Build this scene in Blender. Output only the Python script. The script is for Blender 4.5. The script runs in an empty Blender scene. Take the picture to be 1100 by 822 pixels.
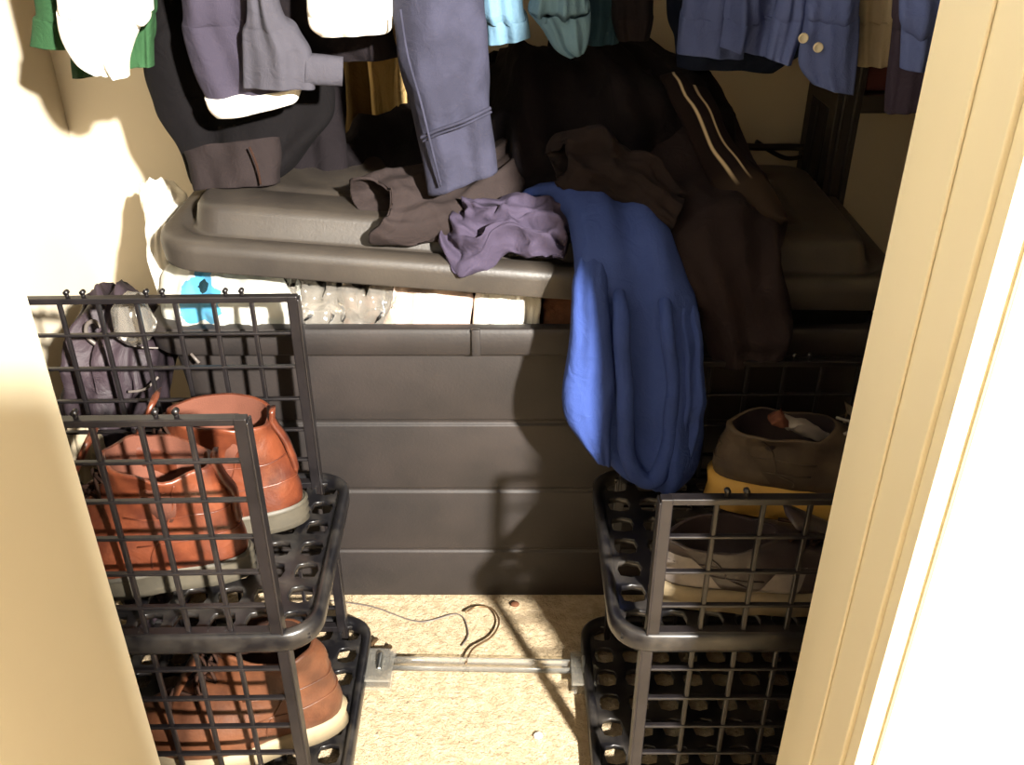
import bpy, bmesh, math, random
from mathutils import Vector, Matrix, noise
PI = math.pi
C = bpy.context.scene.collection
SC = bpy.context.scene
R = math.radians

# ------------------------------------------------------------------ camera, light, exposure
CAM_H, TH, F = 1.10, R(30), 1000.0
cd = bpy.data.cameras.new('camera'); cam = bpy.data.objects.new('camera', cd); C.objects.link(cam)
cam.location = (0, 0, CAM_H); cam.rotation_euler = (PI/2 - TH, 0, 0)
cd.sensor_width = 36; cd.lens = 36*F/1100; cd.clip_start = 0.01
SC.camera = cam
w = bpy.data.worlds.new('world'); SC.world = w; w.use_nodes = True
w.node_tree.nodes['Background'].inputs[0].default_value = (1.0, 0.93, 0.95, 1)
w.node_tree.nodes['Background'].inputs[1].default_value = 0.50
ld = bpy.data.lights.new('room_lamp', 'POINT'); ld.energy = 3900; ld.color = (1.0, 0.95, 0.86); ld.shadow_soft_size = 0.07
lo = bpy.data.objects.new('room_lamp', ld); C.objects.link(lo); lo.location = (1.35, -1.80, 2.20)
SC.view_settings.view_transform = 'Standard'; SC.view_settings.look = 'None'
SC.view_settings.gamma = 1; SC.view_settings.use_curve_mapping = False
SC.view_settings.exposure = 0.0

# ------------------------------------------------------------------ maths helpers
def ray(u, v):
    x = (u-550)/F; d = (v-411)/F; s, c = math.sin(TH), math.cos(TH)
    return Vector((x, c-d*s, -s-d*c))
def P(u, v, Y):
    r = ray(u, v); return Vector((0, 0, CAM_H)) + r*(Y/r.y)
def PZ(u, v, z):
    r = ray(u, v); return Vector((0, 0, CAM_H)) + r*((z-CAM_H)/r.z)
def cr(a, b, c, d, t):
    return 0.5*((2*b)+(c-a)*t+(2*a-5*b+4*c-d)*t*t+(3*b-a-3*c+d)*t*t*t)
def interp(seq, s):
    n = len(seq)-1; x = min(max(s*n, 0), n-1e-9); i = int(x); t = x-i
    g = lambda k: seq[min(max(k, 0), n)]
    return cr(g(i-1), g(i), g(i+1), g(i+2), t)
_o1, _o2, _o3 = Vector((13.1, 7.7, 3.3)), Vector((-31.7, 19.4, 41.9)), Vector((57.3, -23.8, 11.2))
def nvec(p):
    return Vector((noise.noise(p+_o1), noise.noise(p+_o2), noise.noise(p+_o3)))
def spline(pts, m):
    pts = [Vector(p) for p in pts]
    return [interp(pts, k/(m-1)) for k in range(m)]

# ------------------------------------------------------------------ materials
def mat_new(name):
    m = bpy.data.materials.new(name); m.use_nodes = True
    return m, m.node_tree, m.node_tree.nodes['Principled BSDF']
def N(nt, t, **kw):
    n = nt.nodes.new(t)
    for k, v in kw.items():
        if hasattr(n, k): setattr(n, k, v)
        else: n.inputs[k].default_value = v
    return n
def sl(c):   # sRGB 0-255 to linear
    return tuple(((x/255)/12.92 if x/255 <= .04045 else ((x/255+.055)/1.055)**2.4) for x in c)
DIM = .70
def mottle(name, c1, c2, scale=8, rough=.8, bump=.2, bscale=200, bdist=.002, spec=.3, detail=4, lo=.35, hi=.65, sheen=0, stretch=(1,1,1), bump2=None):
    if name not in ('wall_paint', 'trim_paint', 'carpet_pile', 'white_cloth', 'pearl_button', 'hook_wire', 'clip_metal'): c1, c2 = tuple(x*DIM for x in c1), tuple(x*DIM for x in c2)
    m, nt, b = mat_new(name)
    tc = N(nt, 'ShaderNodeTexCoord'); mp = N(nt, 'ShaderNodeMapping'); mp.inputs['Scale'].default_value = stretch
    nt.links.new(tc.outputs['Object'], mp.inputs[0])
    nz = N(nt, 'ShaderNodeTexNoise'); nz.inputs['Scale'].default_value = scale; nz.inputs['Detail'].default_value = detail
    nt.links.new(mp.outputs[0], nz.inputs['Vector'])
    rp = N(nt, 'ShaderNodeValToRGB'); e = rp.color_ramp.elements
    e[0].position = lo; e[1].position = hi; e[0].color = (*c1, 1); e[1].color = (*c2, 1)
    nt.links.new(nz.outputs[0], rp.inputs[0]); nt.links.new(rp.outputs[0], b.inputs['Base Color'])
    b.inputs['Roughness'].default_value = rough; b.inputs['Specular IOR Level'].default_value = spec
    if sheen: b.inputs['Sheen Weight'].default_value = sheen
    if bump:
        n2 = N(nt, 'ShaderNodeTexNoise'); n2.inputs['Scale'].default_value = bscale; n2.inputs['Detail'].default_value = 3
        nt.links.new(tc.outputs['Object'], n2.inputs['Vector'])
        bp = N(nt, 'ShaderNodeBump'); bp.inputs['Strength'].default_value = bump; bp.inputs['Distance'].default_value = bdist
        nt.links.new(n2.outputs[0], bp.inputs['Height'])
        last = bp
        if bump2:
            n3 = N(nt, 'ShaderNodeTexNoise'); n3.inputs['Scale'].default_value = bump2[0]; n3.inputs['Detail'].default_value = 4; n3.inputs['Distortion'].default_value = 1.2
            nt.links.new(tc.outputs['Object'], n3.inputs['Vector'])
            b2 = N(nt, 'ShaderNodeBump'); b2.inputs['Strength'].default_value = bump2[1]; b2.inputs['Distance'].default_value = bump2[2]
            nt.links.new(n3.outputs[0], b2.inputs['Height']); nt.links.new(bp.outputs[0], b2.inputs['Normal']); last = b2
        nt.links.new(last.outputs[0], b.inputs['Normal'])
    return m
def cloth_mat(name, rgb, var=.8, **kw):
    c = sl(rgb); c1 = tuple(x*var for x in c)
    k = dict(scale=14, rough=.9, bump=.35, bscale=700, bdist=.0012, spec=.12, sheen=0, bump2=(38, .45, .006)); k.update(kw)
    return mottle(name, c1, c, **k)
M = {}
M['wall'] = mottle('wall_paint', sl((202,190,168)), sl((208,196,174)), 3, .75, .15, 220, .001, .25)
M['trim'] = mottle('trim_paint', sl((222,213,186)), sl((225,216,189)), 4, .45, .1, 60, .001, .4)
M['carpet'] = mottle('carpet_pile', sl((176,156,126)), sl((200,180,150)), 60, .95, 1.0, 170, .008, .05, detail=6, bump2=(480,.8,.006))
M['black'] = mottle('black_plastic', sl((18,15,17)), sl((30,26,27)), 30, .38, .12, 90, .001, .5, detail=6)
M['tray'] = mottle('dusty_black_plastic', sl((16,15,18)), sl((60,56,52)), 26, .33, .15, 90, .001, .5, detail=8, lo=.42, hi=.72)
M['bin'] = mottle('bin_plastic', sl((38,34,33)), sl((48,42,40)), 12, .55, .18, 260, .0015, .4, detail=8, bump2=(9,.15,.004))
M['lid'] = mottle('lid_plastic', sl((50,45,41)), sl((62,56,50)), 16, .42, .2, 260, .0012, .5, detail=8)
M['rust'] = mottle('rust_leather', sl((74,34,22)), sl((112,58,36)), 30, .36, .25, 260, .0012, .5, detail=6, bump2=(26,.3,.005))
M['rustlining'] = cloth_mat('rust_lining', (112,70,56), bump2=None)
M['brownleather'] = mottle('brown_leather', sl((72,42,27)), sl((104,64,42)), 24, .42, .25, 260, .0012, .45, detail=6, bump2=(22,.25,.005))
M['darktaupe'] = mottle('taupe_leather', sl((70,58,48)), sl((96,82,68)), 20, .6, .3, 220, .0012, .3, bump2=(20,.25,.004))
M['greysole'] = mottle('grey_rubber', sl((56,52,44)), sl((84,78,66)), 20, .55, .2, 120, .001, .4)
M['creamsole'] = mottle('cream_rubber', sl((132,118,94)), sl((158,142,114)), 20, .6, .1, 120, .001, .3)
M['tansole'] = mottle('yellow_rubber', sl((200,152,70)), sl((222,178,92)), 14, .6, .15, 120, .001, .3)
M['darkshoe'] = mottle('dark_shoe_leather', sl((46,38,40)), sl((66,56,56)), 20, .35, .2, 200, .001, .5)
M['greyshoe'] = mottle('grey_shoe_leather', sl((120,112,108)), sl((150,142,136)), 20, .45, .2, 200, .001, .4)
M['lace'] = cloth_mat('dark_laces', (52,34,26), bump2=None)
M['metal'] = mottle('clip_metal', sl((170,175,175)), sl((205,208,205)), 60, .3, 0); M['metal'].node_tree.nodes['Principled BSDF'].inputs['Metallic'].default_value = 1
M['hook'] = mottle('hook_wire', sl((110,88,64)), sl((130,104,76)), 60, .35, 0); M['hook'].node_tree.nodes['Principled BSDF'].inputs['Metallic'].default_value = .8
M['white'] = cloth_mat('white_cloth', (236,232,222), .93)
M['green'] = cloth_mat('green_cloth', (48,82,52), .85)
M['charcoal'] = cloth_mat('charcoal_denim', (12,9,11), .8)
M['purplegrey'] = cloth_mat('purple_grey_knit', (60,55,68), .88)
M['greylinen'] = cloth_mat('grey_linen', (72,70,78), .85)
M['blackcloth'] = cloth_mat('black_cloth', (24,19,22), .75)
M['brownblack'] = cloth_mat('brown_black_cloth', (48,40,39), .85)
M['darkbrown'] = cloth_mat('dark_brown_cloth', (42,34,36), .85)
M['fleece'] = cloth_mat('faded_blue_fleece', (57,57,73), .74, scale=20, lo=.42, hi=.6)
M['hoodie'] = cloth_mat('royal_blue_fleece', (60,80,146), .88)
M['lilac'] = cloth_mat('lilac_cloth', (70,62,80), .8)
M['skyblue'] = cloth_mat('sky_blue_cloth', (110,146,172), .85)
M['blueshirt'] = cloth_mat('blue_shirt_cloth', (100,116,176), .88)
M['blueshirt2'] = cloth_mat('mid_blue_shirt_cloth', (84,98,150), .88)
M['navy'] = cloth_mat('navy_cloth', (36,44,66), .8)
M['teal'] = cloth_mat('teal_cloth', (40,66,82), .8)
M['cream'] = cloth_mat('cream_cloth', (190,176,150), .9)
M['khaki'] = cloth_mat('khaki_cloth', (186,156,104), .75, bump2=(24,.8,.01))
M['olive'] = cloth_mat('olive_cloth', (112,92,58), .8)
M['tan'] = cloth_mat('tan_cloth', (136,108,84), .85)
M['pink'] = cloth_mat('pale_pink_cloth', (234,206,190), .88)
M['brownrug'] = cloth_mat('brown_knit', (120,80,58), .6, scale=70)
M['redbox'] = mottle('maroon_board', sl((84,40,38)), sl((96,48,44)), 8, .7, .05, 50)
M['button'] = mottle('pearl_button', sl((200,192,170)), sl((214,206,186)), 30, .3, 0)
M['wire'] = mottle('pale_cord', sl((96,88,84)), sl((112,104,98)), 30, .4, 0)
M['litcuff'] = cloth_mat('lit_cuff_denim', (40,33,33))  # charcoal trouser cloth made lighter; the light on the cuff is in the colour
M['sleevecloth'] = cloth_mat('sleeve_cloth', (38,31,32))
M['amber'] = mottle('amber_plastic', sl((210,120,40)), sl((226,140,60)), 30, .3, 0)
M['bagblack'] = mottle('black_nylon', sl((38,30,36)), sl((66,54,60)), 10, .6, .3, 500, .001, .3, bump2=(24,.6,.008))

def tie_mat():
    m, nt, b = mat_new('striped_silk')
    tc = N(nt, 'ShaderNodeUVMap'); sp = N(nt, 'ShaderNodeSeparateXYZ'); nt.links.new(tc.outputs[0], sp.inputs[0])
    rp = N(nt, 'ShaderNodeValToRGB'); cr_ = rp.color_ramp; cr_.interpolation = 'LINEAR'
    br, cm, tn = sl((22,15,15)), sl((166,148,122)), sl((26,18,18))
    el = cr_.elements; el[0].position = 0; el[0].color = (*br, 1); el[1].position = 1; el[1].color = (*tn, 1)
    for p, c in ((.30,br),(.33,cm),(.36,cm),(.39,br),(.62,br),(.65,cm),(.68,cm),(.71,tn)):
        e = el.new(p); e.color = (*c, 1)
    nt.links.new(sp.outputs[0], rp.inputs[0])
    mr = N(nt, 'ShaderNodeMapRange'); mr.inputs[1].default_value = .56; mr.inputs[2].default_value = .66; nt.links.new(sp.outputs[1], mr.inputs[0])
    mx = N(nt, 'ShaderNodeMix', data_type='RGBA'); mx.inputs[7].default_value = (*sl((42,34,29)), 1)
    nt.links.new(mr.outputs[0], mx.inputs[0]); nt.links.new(rp.outputs[0], mx.inputs[6]); nt.links.new(mx.outputs[2], b.inputs['Base Color'])
    b.inputs['Roughness'].default_value = .9; b.inputs['Specular IOR Level'].default_value = .1
    return m
M['tie'] = tie_mat()
def clear_mat(name, tint, rough, mixw, milky):
    m, nt, b = mat_new(name); nt.nodes.remove(b)
    out = nt.nodes['Material Output']
    tr = N(nt, 'ShaderNodeBsdfTransparent'); tr.inputs[0].default_value = (*tint, 1)
    gl = N(nt, 'ShaderNodeBsdfGlossy'); gl.inputs['Roughness'].default_value = rough
    df = N(nt, 'ShaderNodeBsdfDiffuse'); df.inputs[0].default_value = (*milky, 1)
    tl = N(nt, 'ShaderNodeBsdfTranslucent'); tl.inputs[0].default_value = (*milky, 1)
    mx = N(nt, 'ShaderNodeMixShader'); mx.inputs[0].default_value = .5
    nt.links.new(df.outputs[0], mx.inputs[1]); nt.links.new(tl.outputs[0], mx.inputs[2])
    m2 = N(nt, 'ShaderNodeMixShader'); m2.inputs[0].default_value = mixw
    nt.links.new(tr.outputs[0], m2.inputs[1]); nt.links.new(mx.outputs[0], m2.inputs[2])
    fr = N(nt, 'ShaderNodeFresnel'); fr.inputs[0].default_value = 1.33
    m3 = N(nt, 'ShaderNodeMixShader')
    nt.links.new(fr.outputs[0], m3.inputs[0]); nt.links.new(m2.outputs[0], m3.inputs[1]); nt.links.new(gl.outputs[0], m3.inputs[2])
    tc = N(nt, 'ShaderNodeTexCoord'); nz = N(nt, 'ShaderNodeTexNoise'); nz.inputs['Scale'].default_value = 30
    nt.links.new(tc.outputs['Object'], nz.inputs['Vector'])
    bp = N(nt, 'ShaderNodeBump'); bp.inputs['Strength'].default_value = .5; bp.inputs['Distance'].default_value = .006
    nt.links.new(nz.outputs[0], bp.inputs['Height']); nt.links.new(bp.outputs[0], gl.inputs['Normal'])
    nt.links.new(m3.outputs[0], out.inputs[0])
    return m, df, tl
M['clear'] = clear_mat('clear_plastic', (.97,.96,.92), .25, .16, (.85,.82,.74))[0]
M['clearwrap'] = clear_mat('clear_wrap', (.9,.87,.82), .15, .25, (.6,.56,.5))[0]
mb, df, tl = clear_mat('printed_bag_plastic', (.95,.95,.9), .3, .8, (.82,.8,.7))
def bag_print(mat, df, tl, c, c2):
    nt = mat.node_tree
    tc = N(nt, 'ShaderNodeTexCoord'); 
    def mask(cc, r, sc):
        vm = N(nt, 'ShaderNodeVectorMath', operation='SUBTRACT'); vm.inputs[1].default_value = cc
        nt.links.new(tc.outputs['Object'], vm.inputs[0])
        v2 = N(nt, 'ShaderNodeVectorMath', operation='MULTIPLY'); v2.inputs[1].default_value = sc
        nt.links.new(vm.outputs[0], v2.inputs[0])
        nz = N(nt, 'ShaderNodeTexNoise'); nz.inputs['Scale'].default_value = 60; nt.links.new(tc.outputs['Object'], nz.inputs['Vector'])
        ln = N(nt, 'ShaderNodeVectorMath', operation='LENGTH'); nt.links.new(v2.outputs[0], ln.inputs[0])
        ad = N(nt, 'ShaderNodeMath', operation='MULTIPLY_ADD'); ad.inputs[1].default_value = .02
        nt.links.new(nz.outputs[0], ad.inputs[0]); nt.links.new(ln.outputs['Value'], ad.inputs[2])
        lt = N(nt, 'ShaderNodeMath', operation='LESS_THAN'); lt.inputs[1].default_value = r
        nt.links.new(ad.outputs[0], lt.inputs[0]); return lt
    a = mask(c, .042, (1, .2, 1)); b = mask(c2, .022, (1, .2, 1.6))
    m1 = N(nt, 'ShaderNodeMix', data_type='RGBA'); m1.inputs[6].default_value = (.85,.83,.74,1); m1.inputs[7].default_value = (*sl((96,182,226)), 1)
    nt.links.new(a.outputs[0], m1.inputs[0])
    m2 = N(nt, 'ShaderNodeMix', data_type='RGBA'); m2.inputs[7].default_value = (*sl((24,40,44)), 1)
    nt.links.new(m1.outputs[2], m2.inputs[6]); nt.links.new(b.outputs[0], m2.inputs[0])
    nt.links.new(m2.outputs[2], df.inputs[0]); nt.links.new(m2.outputs[2], tl.inputs[0])
bag_print(mb, df, tl, P(226, 308, 1.2), P(228, 297, 1.2)); M['bag'] = mb

# ------------------------------------------------------------------ mesh helpers
def obj(name, bm, m, parent=None, smooth=True, recentre=True, bevel=0, sub=0, flat_angle=None):
    bmesh.ops.recalc_face_normals(bm, faces=bm.faces)
    me = bpy.data.meshes.new(name); o = bpy.data.objects.new(name, me); C.objects.link(o)
    if parent is not None:
        mi = parent_world(parent).inverted(); bm.transform(mi)
        o.parent = parent
    if recentre:
        xs = [v.co for v in bm.verts]
        c = Vector(((min(p.x for p in xs)+max(p.x for p in xs))/2, (min(p.y for p in xs)+max(p.y for p in xs))/2, min(p.z for p in xs)))
        bm.transform(Matrix.Translation(-c)); o.location = c
    bm.to_mesh(me); bm.free()
    me.materials.append(m)
    if smooth:
        for p in me.polygons: p.use_smooth = True
    if bevel:
        b = o.modifiers.new('bevel', 'BEVEL'); b.width = bevel; b.segments = 2; b.limit_method = 'ANGLE'; b.angle_limit = R(40)
    if sub:
        s = o.modifiers.new('sub', 'SUBSURF'); s.levels = sub; s.render_levels = sub
    return o
def parent_world(p):
    m = p.matrix_basis.copy()
    q = p.parent
    while q is not None:
        m = q.matrix_basis @ m; q = q.parent
    return m
def tag(o, label, cat, group=None):
    o['label'] = label; o['category'] = cat
    if group: o['group'] = group
    return o
def thing(name, label, cat, loc=(0,0,0), rz=0, group=None):
    o = bpy.data.objects.new(name, None); C.objects.link(o); o.empty_display_size = .05
    o.location = loc; o.rotation_euler = (0, 0, rz)
    return tag(o, label, cat, group)
def struct(name, bm, m, bevel=0):
    o = obj(name, bm, m, smooth=False, bevel=bevel); o['kind'] = 'structure'; return o
def bx(bm, x0, x1, y0, y1, z0, z1, mtx=None):
    vs = [bm.verts.new((x, y, z)) for x in (x0, x1) for y in (y0, y1) for z in (z0, z1)]
    for f in ((0,1,3,2),(4,6,7,5),(0,4,5,1),(2,3,7,6),(0,2,6,4),(1,5,7,3)): bm.faces.new([vs[i] for i in f])
    if mtx is not None: bmesh.ops.transform(bm, matrix=mtx, verts=vs)
    return vs
def tube(bm, pts, r, n=8, m=None, closed=False, mtx=None):
    pts = [Vector(p) for p in pts]
    if m: pts = spline(pts, m)
    rad = r if callable(r) else (lambda s: r)
    rings = []; K = len(pts); prev = None
    for i, p in enumerate(pts):
        t = (pts[(i+1) % K] - pts[i-1]) if closed else (pts[min(i+1, K-1)] - pts[max(i-1, 0)])
        t.normalize()
        if prev is None:
            a = Vector((0, 0, 1)) if abs(t.z) < .9 else Vector((0, 1, 0)); nrm = (a - t*a.dot(t)).normalized()
        else: nrm = (prev - t*prev.dot(t)).normalized()
        prev = nrm; bn = t.cross(nrm); rr = rad(i/(K-1))
        rings.append([bm.verts.new(p + (nrm*math.cos(2*PI*k/n) + bn*math.sin(2*PI*k/n))*rr) for k in range(n)])
    for i in range(K if closed else K-1):
        a, b = rings[i], rings[(i+1) % K]
        for k in range(n): bm.faces.new((a[k], a[(k+1)%n], b[(k+1)%n], b[k]))
    if not closed:
        bm.faces.new(rings[0][::-1]); bm.faces.new(rings[-1])
    if mtx is not None: bmesh.ops.transform(bm, matrix=mtx, verts=[v for r_ in rings for v in r_])
def skin(bm, rings, cap0=True, cap1=True, uv=None):
    V = [[bm.verts.new(p) for p in r_] for r_ in rings]
    n = len(V[0])
    for i in range(len(V)-1):
        for k in range(n): bm.faces.new((V[i][k], V[i][(k+1)%n], V[i+1][(k+1)%n], V[i+1][k]))
    if cap0: bm.faces.new(V[0][::-1])
    if cap1: bm.faces.new(V[-1])
    return V

def loft(bm, rows, m=40, n=64, folds=0.0, nf=3, drift=.6, amp=.004, wsc=14, seed=0, hollow=None, wall=.004, hang=(1,1,1), sharp=1.0, cut=0.0):
    """rows: ((uL,vL),(uR,vR),Y,t[,YR]) or world points (L,R,t). A cloth tube flattened between L and R."""
    Ls, Rs, Ts = [], [], []
    for r_ in rows:
        if isinstance(r_[0], Vector): Ls.append(r_[0]); Rs.append(r_[1]); Ts.append(Vector((r_[2], 0, 0)))
        else:
            YR = r_[4] if len(r_) > 4 else r_[2]
            Ls.append(P(*r_[0], r_[2])); Rs.append(P(*r_[1], YR)); Ts.append(Vector((r_[3], 0, 0)))
    off = Vector((seed*7.3, seed*3.1, seed*1.7)); rings = []
    pf = None
    for i in range(m):
        s = i/(m-1); L, R_, t = interp(Ls, s), interp(Rs, s), max(interp(Ts, s).x, .002)
        c = (L+R_)/2; h = (R_-L)/2
        s0, s1 = max(s-.04, 0), min(s+.04, 1)
        sp = (interp(Ls, s1)+interp(Rs, s1))/2 - (interp(Ls, s0)+interp(Rs, s0))/2
        fw = h.cross(sp)
        if fw.length < 1e-9: fw = pf or Vector((0, -1, 0))
        fw.normalize()
        cv = Vector((0, 0, CAM_H)) - c
        if pf is None:
            if fw.dot(cv) < 0: fw = -fw
        elif fw.dot(pf) < 0: fw = -fw
        if pf is not None: fw = (fw*.5+pf*.5).normalized()
        pf = fw
        ring = []
        for k in range(n):
            a = 2*PI*k/n; ca, sa = math.cos(a), math.sin(a)
            x = math.copysign(abs(ca)**.9, ca); y = math.copysign(abs(sa)**.75, sa)
            fo = folds*math.sin(nf*PI*x + drift*6*s + seed*2.1 + (1.3 if sa < 0 else 0))*(1-abs(x)**3) + .5*folds*math.sin((nf*2.3)*PI*x + seed*5 - drift*4*s)*(1-abs(x)**3)
            p = c + h*x + fw*(y*t/2 + fo*(1 if sa > 0 else .8))
            if cut and s < .4 and sa > 0: p = p + sp.normalized()*(cut*sa**1.3*(1-s/.4))
            q = Vector((p.x*hang[0], p.y*hang[1], p.z*hang[2]))
            d = nvec(q*wsc + off)*amp + nvec(q*wsc*2.7 + off)*amp*.45
            rg = 1-abs(noise.noise(q*wsc*.8 + off*2)); d += fw*(rg**4 - .4)*amp*1.2*sharp*(1 if sa > 0 else -1)
            ring.append(p + d)
        rings.append(ring)
    if hollow in ('end', 'both'):
        inner = []
        for j in range(1, max(3, m//3)):
            i = m-j; s_ = rings[i] if j > 1 else rings[-1]
            cc = sum(s_, Vector())/n
            inner.append([p + (cc-p).normalized()*min(wall, (cc-p).length*.45) for p in s_])
        rings = rings + inner
    if hollow in ('start', 'both'):
        inner = []
        for j in range(max(3, m//3), -1, -1):
            s_ = rings[j]; cc = sum(s_, Vector())/n
            inner.append([p + (cc-p).normalized()*min(wall, (cc-p).length*.45) for p in s_])
        rings = inner + rings
    skin(bm, rings)
def cloth(name, rows, m_, parent=None, **kw):
    bm = bmesh.new(); loft(bm, rows, **kw); return obj(name, bm, m_, parent)
def stitch(bm, a, b, r=.0012, n=14, lift=None):
    tube(bm, [a, (a+b)/2 + (lift or Vector((0,0,0))), b], r, 6, n)

# ------------------------------------------------------------------ the closet shell
XL, XR, YB, YF, YN = -.77, .86, 1.62, .70, .56       # left wall, right wall, back wall, inner and room face of the front wall
JL, JR = -.40, .30
ZC = 2.40
def sbox(name, m, *a, bevel=0):
    bm = bmesh.new(); bx(bm, *a); return struct(name, bm, m, bevel)
sbox('floor', M['carpet'], -2.2, 2.4, -2.8, YB+.1, -.05, 0)
sbox('wall_left', M['wall'], XL-.1, XL, YF-.02, YB+.1, 0, ZC)
sbox('wall_right', M['wall'], XR, XR+.1, YF-.02, YB+.1, 0, ZC)
sbox('wall_back', M['wall'], XL, XR, YB, YB+.1, 0, ZC)
sbox('ceiling', M['wall'], XL-.1, XR+.1, YN, YB+.1, ZC, ZC+.05)
bm = bmesh.new(); bx(bm, -2.2, JL-.02, YN+.02, YF-.005, 0, ZC); bx(bm, JR+.02, 2.4, YN+.02, YF-.005, 0, ZC); bx(bm, JL-.02, JR+.02, YN+.02, YF-.005, 2.06, ZC)
struct('wall_front', bm, M['wall'])
# door lining on each side: reveal board, stop strip, room-side casing
def jamb(name, x, s):
    bm = bmesh.new()
    def b(xa, xb, *r_): bx(bm, min(xa, xb), max(xa, xb), *r_)
    b(x, x+s*.02, YN+.004 if s > 0 else .44, YF, 0, 2.04)
    if s > 0: b(x-s*.003, x, YN+.055, YF-.035, 0, 2.04)           # door stop strip
    b(x+s*.004, x+s*.075, YN-.014 if s > 0 else .425, YN+.004, 0, 2.11)      # casing
    if s > 0: b(x+s*.02, x+s*.062, YN-.020, YN-.014, 0, 2.10)
    b(x+s*.006, x+s*.07, YF, YF+.012, 0, 2.1)
    return struct(name, bm, M['trim'], .0015)
jamb('trim_1', JL, -1); jamb('trim_2', JR, 1)
bm = bmesh.new(); bx(bm, JL-.075, JR+.075, YN-.014, YN+.004, 2.04, 2.12); bx(bm, JL, JR, YN+.004, YF, 2.04, 2.06); struct('trim_3', bm, M['trim'])
def baseb(name, *a):
    return sbox(name, M['trim'], *a, bevel=.003)
baseb('baseboard_left', XL, XL+.012, YF, YB, 0, .085); baseb('baseboard_back', XL+.012, XR-.012, YB-.012, YB, 0, .085); baseb('baseboard_right', XR-.012, XR, YF, YB, 0, .085)
# added half-height blocker, unseen behind the viewer; it shades the low part of the left door lining
sbox('wall_shade_blocker', M['wall'], -.75, .41, -.62, -.42, 0, 1.385)
ROD_Y, ROD_Z = 1.30, 1.62
bm = bmesh.new(); tube(bm, [(XL+.001, ROD_Y, ROD_Z), (XR-.001, ROD_Y, ROD_Z)], .016, 20)
rod = tag(obj('closet_rod', bm, M['metal']), 'metal closet rod the shirts hang from', 'rod'); rod['kind'] = 'structure'; rod.name = 'trim_4'

# ------------------------------------------------------------------ storage tote
BX0, BX1 = -.490, .520; ZR = .531
def rrect(x0, x1, y0, y1, r, z, k=6):
    out = []
    for cx, cy, a0 in ((x1-r, y1-r, 0), (x0+r, y1-r, 90), (x0+r, y0+r, 180), (x1-r, y0+r, 270)):
        for i in range(k+1):
            a = R(a0 + 90*i/k); out.append(Vector((cx+r*math.cos(a), cy+r*math.sin(a), z)))
    return out
tote = thing('storage_tote', 'wide dark grey plastic storage tote standing against the back of the closet', 'storage bin', (0.0, 1.36, 0))
def ring_at(z, off=0):
    s = (z/ZR); e = .045*(1-s)
    return rrect(BX0+e+off, BX1-e-off, 1.143+e*.93+off, 1.575-e*.6-off, .05, z)
bm = bmesh.new(); rings = []
zs = [(0,0),(.01,0),(.100,0),(.103,.003),(.107,.003),(.110,0),(.228,0),(.231,.0035),(.236,.0035),(.239,0),(.358,0),(.361,.0045),(.367,.0045),(.370,0),(.482,0),(.492,.003)]
for z, o_ in zs: rings.append(ring_at(z, o_))
rings += [ring_at(.522, .003), ring_at(.522, .010), ring_at(.05, .012), ring_at(.012, .012)]
skin(bm, rings); body = obj('body', bm, M['bin'], tote, bevel=.0015)
bm = bmesh.new()
rings = [ring_at(.489, .001), ring_at(.489, -.014), ring_at(.494, -.017), ring_at(.525, -.017), ring_at(.531, -.013), ring_at(.531, .004), ring_at(.526, .006), ring_at(.52, .003)]
V = skin(bm, rings, False, False)
bx(bm, -.055, -.043, 1.122, 1.13, .494, .533)
obj('rim', bm, M['bin'], tote, bevel=.001)
# lid, lifted askew by what is inside
lid = thing('tote_lid', 'dark grey tote lid resting crooked over the stuffed storage tote', 'lid', (0.01, 1.34, .585))
LX0, LX1, LY0, LY1 = -.478, .520, -.215, .222
def lz(x, y, z):          # gentle warp + tilt of the lid: left end high
    p = Vector((x, y, z))
    p.z += .034 - .083*(x+.46) + .08*max(0, x)**2 + (y+.2)*.02
    return p
def lring(off, z, r=.06): return [Vector((q.x, q.y, z)) for q in rrect(LX0+off, LX1-off, LY0+off, LY1-off, max(r-off*.5, .02), 0, 8)]
def densify(ring, k=8):
    out = []
    for i in range(len(ring)):
        a, b = ring[i], ring[(i+1)%len(ring)]
        nn = k if (a-b).length > .1 else 1
        for j in range(nn): out.append(a.lerp(b, j/nn))
    return out
bm = bmesh.new()
prof = [(.006,.0),(.0,.002),(.0,.004),(-.002,.026),(.0,.035),(.006,.041),(.022,.044),(.027,.041),(.031,.037),(.036,.037),(.041,.041),(.046,.066),(.050,.073),(.058,.077),(.11,.079),(.115,.076),(.122,.076),(.127,.079)]
rings = [[lz(*q) for q in densify(lring(o_, z))] for o_, z in prof]
under = [[lz(*q) for q in densify(lring(o_, z))] for o_, z in reversed([(.010,.002),(.006,.033),(.040,.034),(.052,.070),(.12,.074)])]
rings = under + rings
bmt = bmesh.new(); skin(bmt, [[q + Vector((0,0,0)) for q in r_] for r_ in rings])
bmt.transform(Matrix.Translation(lid.location))
obj('lid_panel', bmt, M['lid'], lid)

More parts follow.
